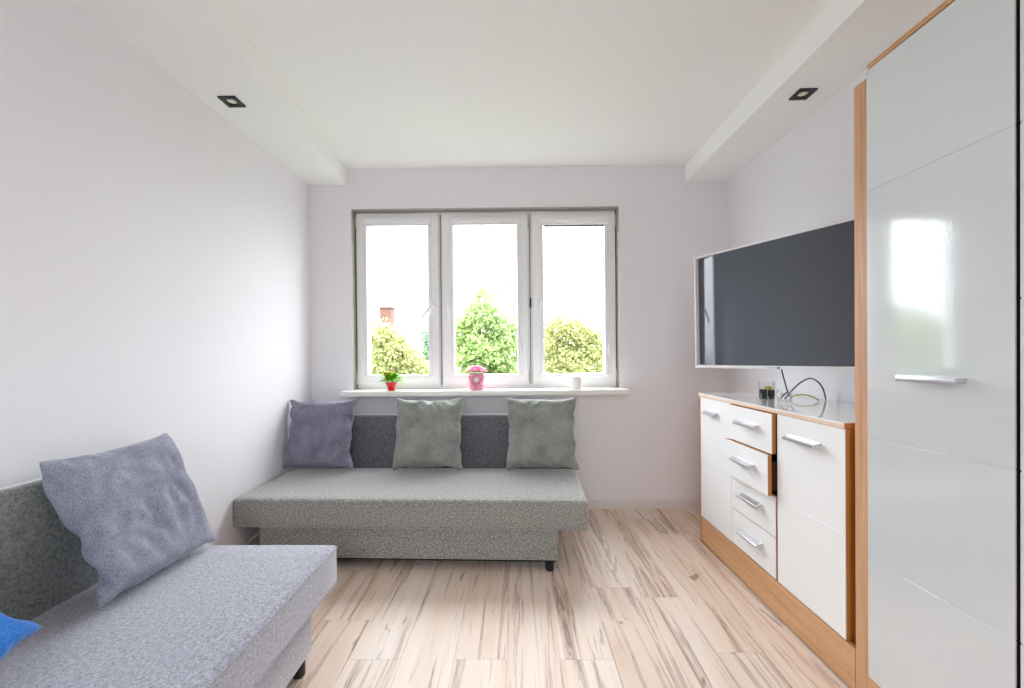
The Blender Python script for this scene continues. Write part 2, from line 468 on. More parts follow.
W('window_lock', box(NB(), .112, .124, E - .004, E + .02, 1.44, 1.51, .003, 1), M['blackplastic'])

# ------------------------------------------------------------------ recessed downlights
def downlight(x, y, label):
    r = thing('recessed_downlight', label, 'ceiling light', (x, y, SOF), 0, 'square recessed downlights')
    h = .041; bm = NB()
    for (a, b, c, d) in ((-h, h, -h, -.024), (-h, h, .024, h), (-h, -.024, -.024, .024), (.024, h, -.024, .024)):
        box(bm, a, b, c, d, -.007, .004)
    obj('bezel', bm, M['bezel'], r, local=True)
    bm = lathe(NB(), [(.030, -.003), (.025, -.0055), (.0215, -.003), (.0205, .002), (.0205, .003), (.030, .003)], n=32, cap=False)
    obj('lamp_ring', bm, M['bezel'], r, local=True)
    bm = lathe(NB(), [(.0005, -.0052), (.008, -.0048), (.015, -.0035), (.021, -.001), (.021, .001), (.0005, .001)], n=28, cap=True)
    obj('lamp_lens', bm, M['lens'], r, local=True)
downlight(-1.3268, 2.0141, 'square black recessed downlight in the left ceiling box above the sofas')
downlight(1.3629, 2.0375, 'square black recessed downlight in the right ceiling box above the television')

# ------------------------------------------------------------------ sofas
def make_sofa(label, loc, rz, L, depth, bt, topz, m_seat, m_back, lean, foot=.06, inset=.152):
    s = thing('sofa_bed', label, 'sofa', loc, rz, 'grey sofa beds')
    P = lambda n, bm, m, par=None, sm=40: obj(n, bm, m, par or s, local=True, smooth=sm)
    # seat mattress, softly rounded with a gently crowned top
    bm = NB(); nx, ny = 60, 24; zt, zb = .374, .222; R = .016
    box(bm, 0, L, 0, depth, zb, zt, R, 4)
    bmesh.ops.subdivide_edges(bm, edges=[e for e in bm.edges if e.calc_length() > .3], cuts=14, use_grid_fill=True)
    for v in bm.verts:
        if v.co.z > zt - .03:
            u, w = v.co.x / L, v.co.y / depth
            v.co.z += .006 * math.sin(PI * min(max(u, 0), 1)) ** .6 * math.sin(PI * min(max(w, 0), 1)) ** .6 - .003
    seat = P('seat_mattress', bm, m_seat)
    bm = NB()
    for z in (zt - .012, zb + .010):
        tube(bm, [(R * .4, -.001, z), (L - R * .4, -.001, z)], .0022, 6)
    P('seam_piping', bm, m_seat, seat)
    # storage base
    inx, iny = inset, .03
    P('base', box(NB(), inx - .03, L - .152, iny, depth, foot, .226, .008, 3), m_seat)
    P('base_underside', box(NB(), inx + .01, L - inx - .01, iny + .02, depth + .02, foot - .014, foot + .002), M['underside'])
    # backrest, leaning back a little
    b = box(NB(), .006, L - .006, 0, bt, -.05, topz - .365, .016, 4)
    b.transform(Matrix.Translation((0, depth + .001, .372)) @ Matrix.Rotation(-lean, 4, 'X'))
    back = P('backrest', b, m_back)
    p = tube(NB(), [(.022, .012, topz - .367), (L - .022, .012, topz - .367)], .0028, 6)
    p.transform(Matrix.Translation((0, depth + .004, .372)) @ Matrix.Rotation(-lean, 4, 'X'))
    P('seam_piping', p, m_back, back)
    P('backrest_support', box(NB(), .25, L - .25, depth + .012, depth + bt * .8, foot + .02, .371, .006, 2), M['underside'])
    for x in (inx + .04, L - inx - .04):
        for y in (iny + .03, depth - .05):
            P('leg', lathe(NB(), [(.019, 0), (.021, .004), (.022, foot - .004), (.024, foot + .004)], (x, y, 0), 20), M['blackplastic'])
    return s
make_sofa('grey sofa bed under the window with three square cushions on it', (-1.459, 2.170, 0), math.radians(-1.75), 1.818, .62, .12, .706, M['sofa_a'], M['back_a'], math.radians(3))
make_sofa('grey sofa bed along the left wall, nearest the camera', (-.695, -.165, 0), PI / 2, 1.815, .675, .065, .737, M['sofa_b'], M['back_b'], math.radians(2))

# ------------------------------------------------------------------ cushions: two sewn sheets, inflated and left to settle against seat and backrest
def sew_cushion(size, vol, theta, seed, steps=90, g=.0, back_y=.13, back_lean=.05, spin=0., skew=(0, 0), n=40):
    """returns verts, faces; frame: x along the backrest, y towards it, z up from the seat"""
    rng = np.random.RandomState(seed)
    u, v = np.meshgrid(np.linspace(-.5, .5, n), np.linspace(0, 1, n), indexing='ij')
    idxF = np.arange(n * n).reshape(n, n); idxB = idxF.copy(); k = n * n
    for i in range(1, n - 1):
        for j in range(1, n - 1): idxB[i, j] = k; k += 1
    N = k
    flat = np.zeros((N, 3)); side = np.zeros(N)
    for idx, s in ((idxF, 1), (idxB, -1)):
        flat[idx.ravel(), 0] = u.ravel() * size; flat[idx.ravel(), 2] = v.ravel() * size
        side[idx[1:-1, 1:-1].ravel()] = s
    E = []
    for idx in (idxF, idxB):
        for di, dj in ((1, 0), (0, 1), (1, 1), (1, -1), (2, 0), (0, 2)):
            for i in range(n - di):
                js = range(n - dj) if dj >= 0 else range(-dj, n)
                for j in js: E.append((idx[i, j], idx[i + di, j + dj], 1. if abs(di) + abs(dj) == 1 else (.5 if di * dj else .10)))
    E = {(min(a, b), max(a, b)): w for a, b, w in E}
    e = np.array(list(E.keys())); ew = np.array(list(E.values()))
    rest = np.linalg.norm(flat[e[:, 0]] - flat[e[:, 1]], axis=1)
    mid = (flat[e[:, 0]] + flat[e[:, 1]]) / 2 / size; slack = np.zeros(len(e))
    for q_ in range(9):
        a_, b_, ph = rng.uniform(-6, 6), rng.uniform(-30, 30), rng.uniform(0, 6.28)
        slack += np.sin(a_ * mid[:, 0] + b_ * mid[:, 2] + ph + 1.3 * side[e[:, 0]])
    rest *= 1 + .018 * slack
    quads = []
    for i in range(n - 1):
        for j in range(n - 1):
            quads.append((idxF[i, j], idxF[i + 1, j], idxF[i + 1, j + 1], idxF[i, j + 1]))
            quads.append((idxB[i, j], idxB[i, j + 1], idxB[i + 1, j + 1], idxB[i + 1, j]))
    q = np.array(quads); tri = np.concatenate([q[:, [0, 1, 2]], q[:, [0, 2, 3]]])
    cnt = np.bincount(e.ravel(), weights=np.repeat(ew, 2), minlength=N)
    x = flat.copy()
    cs, sn = math.cos(spin), math.sin(spin)
    if spin:
        c = x - np.array([0, 0, size / 2]); x = np.stack([c[:, 0] * cs - c[:, 2] * sn, c[:, 1], c[:, 0] * sn + c[:, 2] * cs], 1); x[:, 2] -= x[:, 2].min()
    x[:, 1] = -side * .012 + rng.normal(0, .0025, N)
    x[:, 0] += skew[0] * x[:, 2]
    ct, st = math.cos(theta), math.sin(theta)
    x = np.stack([x[:, 0], x[:, 1] * ct + x[:, 2] * st, -x[:, 1] * st + x[:, 2] * ct], 1)
    x[:, 2] += .004
    vel = np.zeros_like(x); dt = 1 / 50.
    jitter = rng.normal(0, 1, (6, 3))
    for stp in range(steps):
        prev = x.copy()
        vel[:, 2] -= g * dt
        x = x + vel * dt
        Vt = vol * min(1, .25 + stp / 35.)
        for it in range(18):
            d = x[e[:, 0]] - x[e[:, 1]]; ln = np.linalg.norm(d, axis=1) + 1e-9
            diff = (ln - rest); w = ew.copy(); soft = (ew < .6) & (diff < 0); w = np.where(soft, w * .35, w)
            corr = d * (.5 * w * diff / ln)[:, None]
            for a in range(3):
                x[:, a] += 1.6 * (np.bincount(e[:, 1], corr[:, a], N) - np.bincount(e[:, 0], corr[:, a], N)) / cnt
            A, Bq, Cq = x[tri[:, 0]], x[tri[:, 1]], x[tri[:, 2]]
            cr = np.cross(Bq - A, Cq - A)
            V = abs((A * np.cross(Bq, Cq)).sum() / 6)
            sg = np.sign((A * np.cross(Bq, Cq)).sum())
            G = np.zeros_like(x)
            for a in range(3):
                for kk in range(3): G[:, a] += np.bincount(tri[:, kk], cr[:, a], N)
            G *= sg / 6
            lam = (Vt - V) / ((G * G).sum() + 1e-12)
            x += G * lam * .35
            # seat and backrest
            low = x[:, 2] < .002
            x[low, 2] = .002
            x[low, :2] += (prev[low, :2] - x[low, :2]) * .8
            lim = back_y + back_lean * x[:, 2]
            hit = x[:, 1] > lim
            x[hit, 1] = lim[hit]
            x[hit, 0] += (prev[hit, 0] - x[hit, 0]) * .4
        vel = (x - prev) / dt * .90
    return x, q

def cushion(label, mat, loc, rz, seed, **kw):
    xs, q = sew_cushion(seed=seed, **kw)
    me = bpy.data.meshes.new('cushion')
    me.from_pydata([tuple(p) for p in xs], [], [tuple(f) for f in q]); me.update()
    b = bmesh.new(); b.from_mesh(me); bmesh.ops.recalc_face_normals(b, faces=b.faces); b.to_mesh(me); b.free()
    o = obj('cushion', me, mat, smooth=180)
    md = o.modifiers.new('soft', 'SUBSURF'); md.levels = 1; md.render_levels = 2
    o.location = loc; o.rotation_euler.z = rz
    return tag(o, label, 'cushion', 'square sofa cushions')
SZ = .376
rw = math.radians(-1.75)
cushion('purple-grey velour cushion at the left end of the window sofa', M['pil_purple'], (-1.232, 2.635, SZ), rw, 3, size=.472, vol=.0150, theta=.20, back_y=.135)
cushion('green-grey velour cushion in the middle of the window sofa', M['pil_green'], (-.545, 2.62, SZ), rw, 11, size=.475, vol=.0165, theta=.20, back_y=.135)
cushion('green-grey velour cushion at the right end of the window sofa', M['pil_green'], (.160, 2.60, SZ), rw, 24, size=.475, vol=.0160, theta=.20, back_y=.135)
cushion('slate-grey velour cushion on the near sofa along the left wall', M['pil_blue'], (-1.156, 1.41, SZ), PI / 2, 37, size=.485, vol=.0150, theta=.42, back_y=.205)
cushion('bright blue cushion cut off by the left edge, on the near sofa', M['pil_bright'], (-.945, .665, SZ), PI / 2, 5, size=.46, vol=.0150, theta=.8, back_y=.40, spin=.35)

# ------------------------------------------------------------------ sideboard
XF = 1.074
def handle(parent, y0, y1, z, xface):
    """flat aluminium lip handle: a plate leaving the front with a folded-down edge"""
    bm = NB()
    pr = [(0, .010), (-.004, .012), (-.030, .004), (-.034, .001), (-.034, -.007), (-.031, -.008), (-.0305, .000), (-.004, .008), (0, .002)]
    A = [bm.verts.new((xface + a, y0, z + b)) for a, b in pr]; Bv = [bm.verts.new((xface + a, y1, z + b)) for a, b in pr]; n = len(pr)
    for i in range(n): bm.faces.new((A[i], A[(i + 1) % n], Bv[(i + 1) % n], Bv[i]))
    bm.faces.new(A[::-1]); bm.faces.new(Bv); bmesh.ops.recalc_face_normals(bm, faces=bm.faces)
    return obj('handle', bm, M['alu'], parent, smooth=25)

def front(bm, x, y0, y1, z0, z1, grooves=(), t=.018):
    """lacquered front: white face, wood-coloured rim (material 1), fine horizontal grooves"""
    zs = [z0]
    for g in grooves: zs += [g - .0022, g + .0022]
    zs.append(z1)
    for k in range(0, len(zs), 2):
        box(bm, x, x + .004, y0, y1, zs[k], zs[k + 1])
    if grooves: box(bm, x + .0016, x + .0034, y0 + .0005, y1 - .0005, z0 + .001, z1 - .001)
    box(bm, x + .003, x + t, y0, y1, z0, z1, mi=1)
    for f in bm.faces:
        f.normal_update()
        if f.material_index == 0 and abs(f.normal.x) < .5 and len(grooves) == 0: f.material_index = 0
    return bm

sb = thing('sideboard', 'white and oak sideboard with doors and drawers against the right wall', 'sideboard', (1.30, 1.95, 0))
Y0, Y1, ZT = 1.411, 2.512, .868
BX = XR - .006
bm = NB()
box(bm, XF + .022, BX, Y0 + .004, Y0 + .020, .15, ZT - .02)
box(bm, XF + .002, BX, Y1 - .018, Y1, 0, ZT - .02)
box(bm, XF + .022, BX, 1.768, 1.784, .15, ZT - .02); box(bm, XF + .022, BX, 2.137, 2.153, .15, ZT - .02)
box(bm, XF + .022, BX, Y0 + .004, Y1, .135, .151)
obj('side_panels', bm, M['oak_edge'], sb, smooth=None)
obj('back_panel', B(BX - .006, BX, Y0 + .02, Y1 - .018, .15, ZT - .02), M['inner'], sb)
obj('plinth', B(XF + .002, XF + .020, 1.374, Y1 - .018, .012, .150), M['oak_y'], sb)
bm = NB(); box(bm, XF - .002, BX, Y0, Y1 + .004, ZT - .020, ZT - .0065)
tp = obj('top_board', bm, M['oak_light'], sb)
obj('gloss_surface', B(XF - .0022, BX - .002, Y0 - .0005, Y1 + .0042, ZT - .007, ZT), M['white_top'], tp)
obj('end_strip', B(XF - .0015, XF + .09, Y0 - .002, Y0 + .0005, ZT - .019, ZT - .001), M['oak_edge'], tp)
FW = [M['white_front'], M['oak_edge']]
d = obj('door', front(NB(), XF, 2.148, 2.494, .157, .846, (.502,)), FW, sb, smooth=None)
handle(d, 2.285, 2.405, .768, XF)
d = obj('door', front(NB(), XF, Y0, 1.771, .157, .846, (.502,)), FW, sb, smooth=None)
handle(d, 1.515, 1.685, .768, XF)
zc = [.846, .676, .503, .330, .157]
for i, pull in enumerate((.015, .033, 0, 0)):
    za, zb = zc[i + 1] + .002, zc[i] - .002
    dr = obj('drawer', front(NB(), XF - pull, 1.786, 2.144, za, zb), FW, sb, smooth=None)
    bm = NB(); x0 = XF - pull + .018
    for (a, b) in ((1.794, 1.806), (2.124, 2.136)): box(bm, x0, x0 + .35, a, b, za + .02, zb - .03)
    box(bm, x0, x0 + .35, 1.806, 2.124, za + .012, za + .020)
    obj('drawer_box', bm, M['inner'], dr, smooth=None)
    handle(dr, 1.875, 2.035, (za + zb) / 2 + .012, XF - pull)
for y in (1.46, 2.46):
    for x in (XF + .05, BX - .05): obj('foot', lathe(NB(), [(.018, 0), (.018, .0125)], (x, y, 0), 14), M['blackplastic'], sb)

# ------------------------------------------------------------------ wardrobe
wd = thing('wardrobe', 'tall pale grey high-gloss wardrobe with oak edges at the right', 'wardrobe', (1.30, .95, 0))
NEAR = .12
HG = (.473, .842, 1.210, 1.581)
bm = NB()
box(bm, XF + .022, BX, 1.298, 1.316, .02, 1.946)
box(bm, XF + .022, BX, NEAR, NEAR + .018, .02, 1.946)
box(bm, XF + .022, BX, .906, .922, .1, 1.946); box(bm, XF + .022, BX, .50, .516, .1, 1.946)
obj('carcass', bm, M['redline'], wd, smooth=None)
obj('back_panel', B(BX - .008, BX, NEAR + .018, 1.298, .02, 1.946), M['inner'], wd)
obj('side_panel', B(XF + .001, BX, 1.319, 1.370, 0, 1.929), M['oak_z'], wd)
obj('top_board', B(XF - .001, BX, NEAR, 1.316, 1.951, 1.966), M['oak_y'], wd)
obj('plinth', B(XF + .001, XF + .02, NEAR, 1.319, 0, .106), M['oak_y'], wd)
for i, (a, b) in enumerate(((.936, 1.3155), (.533, .926), (.138, .526))):
    dbm = front(NB(), XF, a, b, .109, 1.946, HG)
    if i == 0: dbm.transform(Matrix.Translation((XF, a, 0)) @ Matrix.Rotation(math.radians(.65), 4, 'Z') @ Matrix.Translation((-XF, -a, 0)))
    d = obj('door', dbm, [M['ward'], M['redline']], wd, smooth=None)
    if i != 0: ya, yb = a + .09, a + .26
    else: ya, yb = 1.03, 1.188
    bm = B(XF - .034, XF - .026, ya, yb, 1.019, 1.035, .002, 2)
    box(bm, XF - .030, XF, ya + .004, ya + .016, 1.022, 1.031); box(bm, XF - .030, XF, yb - .016, yb - .004, 1.022, 1.031)
    box(bm, XF - .030, XF, ya, yb, 1.032, 1.035)
    obj('handle', bm, M['alu'], d, smooth=25)

# ------------------------------------------------------------------ television on a swivel arm
tv_far = Vector((.968, 2.305)); td = Vector((.478, -.878)).normalized(); TW, TH = .985, .588
ang = math.atan2(td.y, td.x)
tv = thing('television', 'flat black television with a white frame, swivelled out above the sideboard', 'television', (tv_far.x, tv_far.y, 1.021), ang)
tv.rotation_euler = (0, math.radians(-.45), ang)
ROOTM[tv] = Matrix.Translation(tv.location) @ tv.rotation_euler.to_matrix().to_4x4()
# local: x along the screen away from the window, -y is the viewing side
P = lambda n, bm, m, par=tv, sm=30: obj(n, bm, m, par, local=True, smooth=sm)
bm = NB(); bz = .0085
for (a, b, c, e) in ((0, TW, 0, .015), (0, TW, TH - bz, TH), (0, bz, .015, TH - bz), (TW - bz, TW, .015, TH - bz)):
    box(bm, a, b, -.004, .026, c, e, .0015, 1)
P('frame', bm, M['tvwhite'])
bm = NB(); cols = []; nx = 40       # far side shaped to bow back, so it reflects the window
for k in range(nx + 1):
    u = k / nx; x = bz + (TW - 2 * bz) * u; dpt = -.003 + (.01125 + .15 * (.085 - u) if u < .085 else (.01125 * ((.235 - u) / .15) ** 2 if u < .235 else 0))
    cols.append([bm.verts.new((x, yy, z)) for yy, z in ((dpt, .015), (dpt, TH - bz), (.025, TH - bz), (.025, .015))])
for a, b in zip(cols, cols[1:]):
    for q in range(4): bm.faces.new((a[q], b[q], b[(q + 1) % 4], a[(q + 1) % 4]))
bm.faces.new(cols[0]); bm.faces.new(cols[-1][::-1]); bmesh.ops.recalc_face_normals(bm, faces=bm.faces)
P('screen', bm, M['screen'], sm=30)
bm = box(NB(), .012, TW - .012, .0255, .036, .012, TH - .012, .004, 2); box(bm, .22, TW - .22, .030, .044, .06, .36, .01, 2)
P('rear_cover', bm, M['tvback'])
bm = box(NB(), .38, .425, -.0055, -.0035, .0048, .0062); P('brand_mark', bm, M['galv'])
P('standby_light', box(NB(), .428, .441, -.0065, -.003, .002, .010, .001, 1), M['gasket'])
bm = box(NB(), .40, .60, .044, .056, .10, .34, .004, 1)
tube(bm, [(.5, .056, .22), (.44, .115, .22), (.39, .20, .22)], .014, 8)
P('mount_arm', bm, M['blackplastic'])
arm_end = ROOTM[tv] @ Vector((.39, .20, .22))
bm = tube(NB(), [arm_end, (XR - .01, arm_end.y + .02, arm_end.z)], .014, 8); box(bm, XR - .014, XR - .002, arm_end.y - .05, arm_end.y + .09, arm_end.z - .10, arm_end.z + .10, .003, 1)
obj('wall_plate', bm, M['blackplastic'], tv)

# ------------------------------------------------------------------ things on the sideboard
def candle_jar(x, y, z):
    r = thing('glass_jar', 'small clear glass jar with a dark lower half on the sideboard', 'jar', (x, y, z))
    obj('glass_wall', lathe(NB(), [(.036, .002), (.037, .01), (.037, .085), (.0345, .085), (.0345, .046), (.0005, .046)], n=32, cap=False), M['clear'], r, local=True)
    obj('dark_base', lathe(NB(), [(.031, 0), (.0335, .003), (.0340, .044), (.032, .046)], n=32), M['darkwax'], r, local=True)
    obj('wax_rest', lathe(NB(), [(.022, .0462), (.020, .056), (.012, .062), (.003, .064)], (.004, -.003, 0), n=20), M['yellowwax'], r, local=True)
candle_jar(1.262, 2.165, ZT)
gl = thing('drinking_glass', 'short clear tumbler in front of the dark glass jar on the sideboard', 'glass', (1.255, 2.015, ZT))
obj('glass_body', lathe(NB(), [(.024, 0), (.026, .002), (.0285, .03), (.0295, .055), (.0275, .055), (.0265, .03), (.024, .014), (.0005, .013)], n=32, cap=False), M['clear'], gl, local=True)
obj('glass_base', lathe(NB(), [(.0235, .001), (.024, .0105), (.012, .0125)], n=28), M['clear'], gl, local=True)
obj('spoon_rest', tube(NB(), [(-.018, .0, .016), (.0, .002, .034), (.017, .004, .046)], [.003, .005, .003], 8), M['gasket'], gl, local=True)

def cable(name, label, pts, r, mat):
    o = obj(name, tube(NB(), spline(pts), r, 10), mat, smooth=180); return tag(o, label, 'cable')
cable('hanging_cable', 'straight dark cable hanging below the television behind the tumbler', [(1.326, 2.165, 1.07), (1.33, 2.156, 1.016), (1.335, 2.14, .957), (1.345, 2.133, .906), (1.350, 2.126, .885), (1.352, 2.118, .8715)], .0034, M['cable'])
cable('looped_cable', 'dark cable arching in a loop over the sideboard top', [(1.335, 2.140, .8715), (1.345, 2.139, .880), (1.36, 2.138, .900), (1.385, 2.123, .936), (1.41, 2.11, .961), (1.43, 2.089, .972), (1.455, 2.077, .955), (1.475, 2.072, .922), (1.49, 2.074, .8725)], .0033, M['cable'])
cable('yellow_cable', 'short yellow cable lying under the dark loop on the sideboard', [(1.34, 2.11, .8715), (1.35, 2.10, .884), (1.36, 2.085, .893), (1.38, 2.065, .895), (1.40, 2.039, .889), (1.42, 2.02, .8715)], .0032, M['cable2'])

# ------------------------------------------------------------------ things on the window sill
SILL = .858
def leafcard(bm, p, d, l, w, curl=.3, up=Vector((0, 0, 1))):
    d = d.normalized(); s = d.cross(up)
    if s.length < 1e-3: s = Vector((1, 0, 0))
    s.normalize(); nrm = s.cross(d)
    rows = []
    for k, (t_, ww) in enumerate(((0, .08), (.3, .8), (.55, 1), (.8, .65), (1, .05))):
        c = p + d * (l * t_) + nrm * (l * curl * (-(t_ - .35) ** 2 + .1))
        rows.append([bm.verts.new(c - s * w * ww / 2 + nrm * w * .12 * ww), bm.verts.new(c), bm.verts.new(c + s * w * ww / 2 + nrm * w * .12 * ww)])
    for a, b in zip(rows, rows[1:]):
        bm.faces.new((a[0], a[1], b[1], b[0])); bm.faces.new((a[1], a[2], b[2], b[1]))

def sill_pos(x, dy=-.065):
    return (x, YB(x) + dy, SILL)
r = thing('potted_plant', 'small leafy plant with red flowers in a red pot on the sill', 'plant', sill_pos(-.862))
obj('pot', lathe(NB(), [(.020, 0), (.024, .003), (.029, .042), (.033, .052), (.034, .056), (.031, .056), (.029, .048), (.0005, .048)], n=28), M['red'], r, local=True)
bm = NB(); n = 40; rings = []
for rad, z, am in ((.029, .030, .000), (.033, .044, .002), (.038, .056, .004)):
    rings.append([bm.verts.new(((rad + am * math.cos(5 * 2 * PI * k / n)) * math.cos(2 * PI * k / n), (rad + am * math.cos(5 * 2 * PI * k / n)) * math.sin(2 * PI * k / n), z + am * math.sin(5 * 2 * PI * k / n))) for k in range(n)])
for a, b in zip(rings, rings[1:]):
    for k in range(n): bm.faces.new((a[k], a[(k + 1) % n], b[(k + 1) % n], b[k]))
obj('pot_collar', bm, M['redfoil'], r, local=True, smooth=180)
obj('soil', lathe(NB(), [(.0005, .052), (.027, .051), (.029, .047)], n=20, cap=False), M['soil'], r, local=True)
bm = NB(); rnd = random.Random(4)
for k in range(60):
    a = k * 2.4; el = .15 + .9 * rnd.random()
    d_ = Vector((math.cos(a) * math.cos(el), math.sin(a) * math.cos(el), math.sin(el)))
    leafcard(bm, Vector((0, 0, .055)) + d_ * (.014 + .034 * rnd.random()), d_ + Vector((0, 0, -.1)), .044 + .020 * rnd.random(), .034, .5)
obj('foliage', bm, M['leaf'], r, local=True, smooth=180)
bm = NB()
for (fx, fy, fz) in ((-.022, -.02, .105), (.004, -.026, .098), (-.004, .01, .115), (-.016, -.03, .092), (.02, -.012, .104)):
    c = Vector((fx * 1.3, fy * 1.5 - .016, fz * 1.14))
    for k in range(6):
        a = k * PI / 3; leafcard(bm, c, Vector((math.cos(a), math.sin(a), .5)), .018, .015, .3)
obj('flowers', bm, M['redflower'], r, local=True, smooth=180)

r = thing('rose_bucket', 'pink round flower box of pink roses with a pale badge on the sill', 'flower box', sill_pos(-.267))
obj('bucket', lathe(NB(), [(.046, 0), (.048, .002), (.050, .03), (.0515, .032), (.0515, .036), (.050, .038), (.0525, .100), (.0525, .112), (.049, .112), (.048, .09), (.0005, .09)], n=40), M['pinkbox'], r, local=True)
bm = tube(NB(), [(.054 * math.sin(a), -.054 * math.cos(a) - .001, .094 - .052 * math.cos(a) ** 2) for a in [(-PI / 2) + PI * k / 24 for k in range(25)]], .0021, 8)
obj('carry_cord', bm, M['pinkdark'], r, local=True, smooth=180)
bm = lathe(NB(), [(.0165, 0), (.0165, .002), (.014, .003), (.0005, .0032)], n=28)
bm.transform(Matrix.Translation((.004, -.0505, .072)) @ Matrix.Rotation(PI / 2, 4, 'X'))
obj('badge', bm, M['badge'], r, local=True)
def rose(c, s, ph):
    bm = NB()
    for ring, (n_, el, rr, l) in enumerate(((3, 1.35, .10, .55), (5, 1.05, .22, .62), (6, .70, .38, .66), (7, .35, .5, .62))):
        for k in range(n_):
            a = ph + ring * .7 + 2 * PI * k / n_
            h = Vector((math.cos(a), math.sin(a), 0))
            d_ = h * math.cos(el) + Vector((0, 0, math.sin(el)))
            leafcard(bm, Vector(c) + h * s * rr * .5 + Vector((0, 0, -.25 * s)), d_, s * l * 1.25, s * .75, .5)
    return bm
for k, (x, y, z) in enumerate(((-.034, -.022, .132), (-.008, -.034, .132), (.022, -.03, .130), (.042, -.006, .128), (-.042, .008, .128), (-.018, 0, .150), (.012, -.006, .152), (.028, .022, .136), (-.012, .03, .138))):
    obj('rose', rose((x * 1.08, y * 1.08, z + .004), .036, k * 1.1), M['rose'], r, local=True, smooth=180)
bm = NB()
for k in range(18):
    a = 2 * PI * k / 18; leafcard(bm, Vector((.03 * math.cos(a), .03 * math.sin(a), .106)), Vector((math.cos(a), math.sin(a), .45)), .03, .018, .3)
obj('rose_leaves', bm, M['roseleaf'], r, local=True, smooth=180)

r = thing('candle', 'plain white round candle on the right part of the sill', 'candle', sill_pos(.424))
obj('wax_body', lathe(NB(), [(.033, 0), (.036, .003), (.0365, .084), (.0345, .088), (.030, .087), (.0005, .084)], n=36), M['candle'], r, local=True)
obj('wick', tube(NB(), [(0, 0, .084), (.001, 0, .090), (.003, 0, .094)], .001, 6), M['wick'], r, local=True)

# cord on the floor behind the near sofa
cable('floor_cord', 'thin pale cord by the left wall under the window sofa', [(-1.44, 2.25, .09), (-1.418, 2.25, .121), (-1.369, 2.25, .164), (-1.34, 2.24, .19), (-1.315, 2.235, .205)], .0026, M['whitecable'])

# ------------------------------------------------------------------ outside, seen through the window (room is on an upper floor)
GZ = -7.0
bm = NB(); box(bm, -60, 60, 6, 120, GZ - .3, GZ); struct('ground_outside', bm, M['grass'], None)
def tree(label, x, y, top, lobes, trunk_r, leaves, seed, mat, lsize=.17):
    rnd = random.Random(seed)
    r = thing('tree', label, 'tree', (x, y, GZ), 0, 'trees outside the window')
    H = top - GZ
    bm = NB()
    tube(bm, spline([(0, 0, 0), (.1, 0, H * .3), (-.05, .05, H * .6), (.05, 0, H * .93)], 5), [trunk_r * (1 - .9 * k / 15) for k in range(16)], 8)
    for k in range(16):
        z0 = H * (.35 + .5 * k / 16); a = k * 2.4
        ln = (.7 + .6 * rnd.random()) * (1 - .5 * k / 16)
        e = Vector((math.cos(a) * ln, math.sin(a) * ln, z0 + ln * .7))
        tube(bm, spline([(0, 0, z0), (e.x * .5, e.y * .5, z0 + ln * .25), e], 4), [trunk_r * .4 * (1 - .85 * q / 8) for q in range(9)], 5)
    obj('trunk', bm, M['bark'], r, local=True)
    bm = NB(); wsum = sum(l[3] * l[3] * l[4] for l in lobes)
    for (lx, ly, lz, rr, rz) in lobes:
        for k in range(int(leaves * rr * rr * rz / wsum)):
            d_ = Vector((rnd.gauss(0, 1), rnd.gauss(0, 1), rnd.gauss(0, 1))).normalized()
            q = (.25 + .75 * rnd.random() ** .45) * (1 + .17 * math.sin(7 * d_.x + 5 * d_.z + lx * 9) + .10 * math.sin(13 * d_.z - 9 * d_.x) + .11 * rnd.gauss(0, 1))
            p = Vector((lx + d_.x * rr * q, ly + d_.y * rr * q, lz - GZ + d_.z * rz * q))
            t_ = Vector((rnd.gauss(0, 1), rnd.gauss(0, 1), rnd.gauss(0, .7))).normalized(); s_ = t_.orthogonal().normalized()
            s_ = (s_ * math.cos(k) + t_.cross(s_) * math.sin(k)); l = lsize * (.7 + .6 * rnd.random())
            a, b, c, e = p - t_ * l * .5, p + s_ * l * .34, p + t_ * l * .5, p - s_ * l * .34
            bm.faces.new([bm.verts.new(v) for v in (a, b, c, e)])
    obj('foliage', bm, mat, r, local=True, smooth=None)
LA = leaf_mat('leaf_fresh_green', srgb(118, 142, 84), srgb(164, 180, 120))
LB = leaf_mat('leaf_yellow_green', srgb(142, 150, 94), srgb(184, 182, 132))
LC = leaf_mat('leaf_bluish_green', srgb(110, 140, 112), srgb(146, 168, 138))
def lob(L, k): return [(a * k, b * k, 1.1 + (z - 1.1) * k, r * k, q * k) for a, b, z, r, q in L]
tree('tall fresh green tree outside behind the middle window pane', -1.25, 18, 3.7,
     [(-.05, 0, 3.48, .44, .66), (-.15, 0, 2.6, .90, .8), (.85, .1, 2.05, .75, .8), (-.9, .1, 2.0, .75, .8), (0, .2, 1.1, 1.6, 1.0), (0, .2, -.5, 1.7, 1.2)], .13, 21000, 5, LA, .16)
tree('yellow-green tree outside behind the right window pane', 3.08, 23, 2.6,
     lob([(-.6, 0, 2.25, .75, .75), (.3, 0, 1.95, .8, .75), (1.0, .1, 1.45, .8, .85), (-.95, .1, 1.3, .75, .9), (.1, .2, .6, 1.4, 1.0), (0, .2, -.7, 1.5, 1.1)], 1.21), .13, 17000, 9, LB, .19)
tree('pale yellow-green tree outside behind the left window pane', -7.0, 24, 2.4,
     lob([(-.5, 0, 1.95, .65, .7), (.15, 0, 1.5, .7, .7), (.85, .1, .9, .7, .6), (-.3, .1, .6, 1.1, .9), (1.2, .1, .25, .8, .5), (0, .2, -.7, 1.4, 1.0)], 1.33), .13, 14000, 13, LB, .20)
tree('bluish green tree outside at the edge of the left window pane', -7.2, 34, 3.0,
     [(.3, 0, 2.7, .7, .9), (.5, 0, 1.2, .9, 1.2), (.4, 0, -.8, 1.2, 1.6)], .16, 4000, 17, LC, .22)
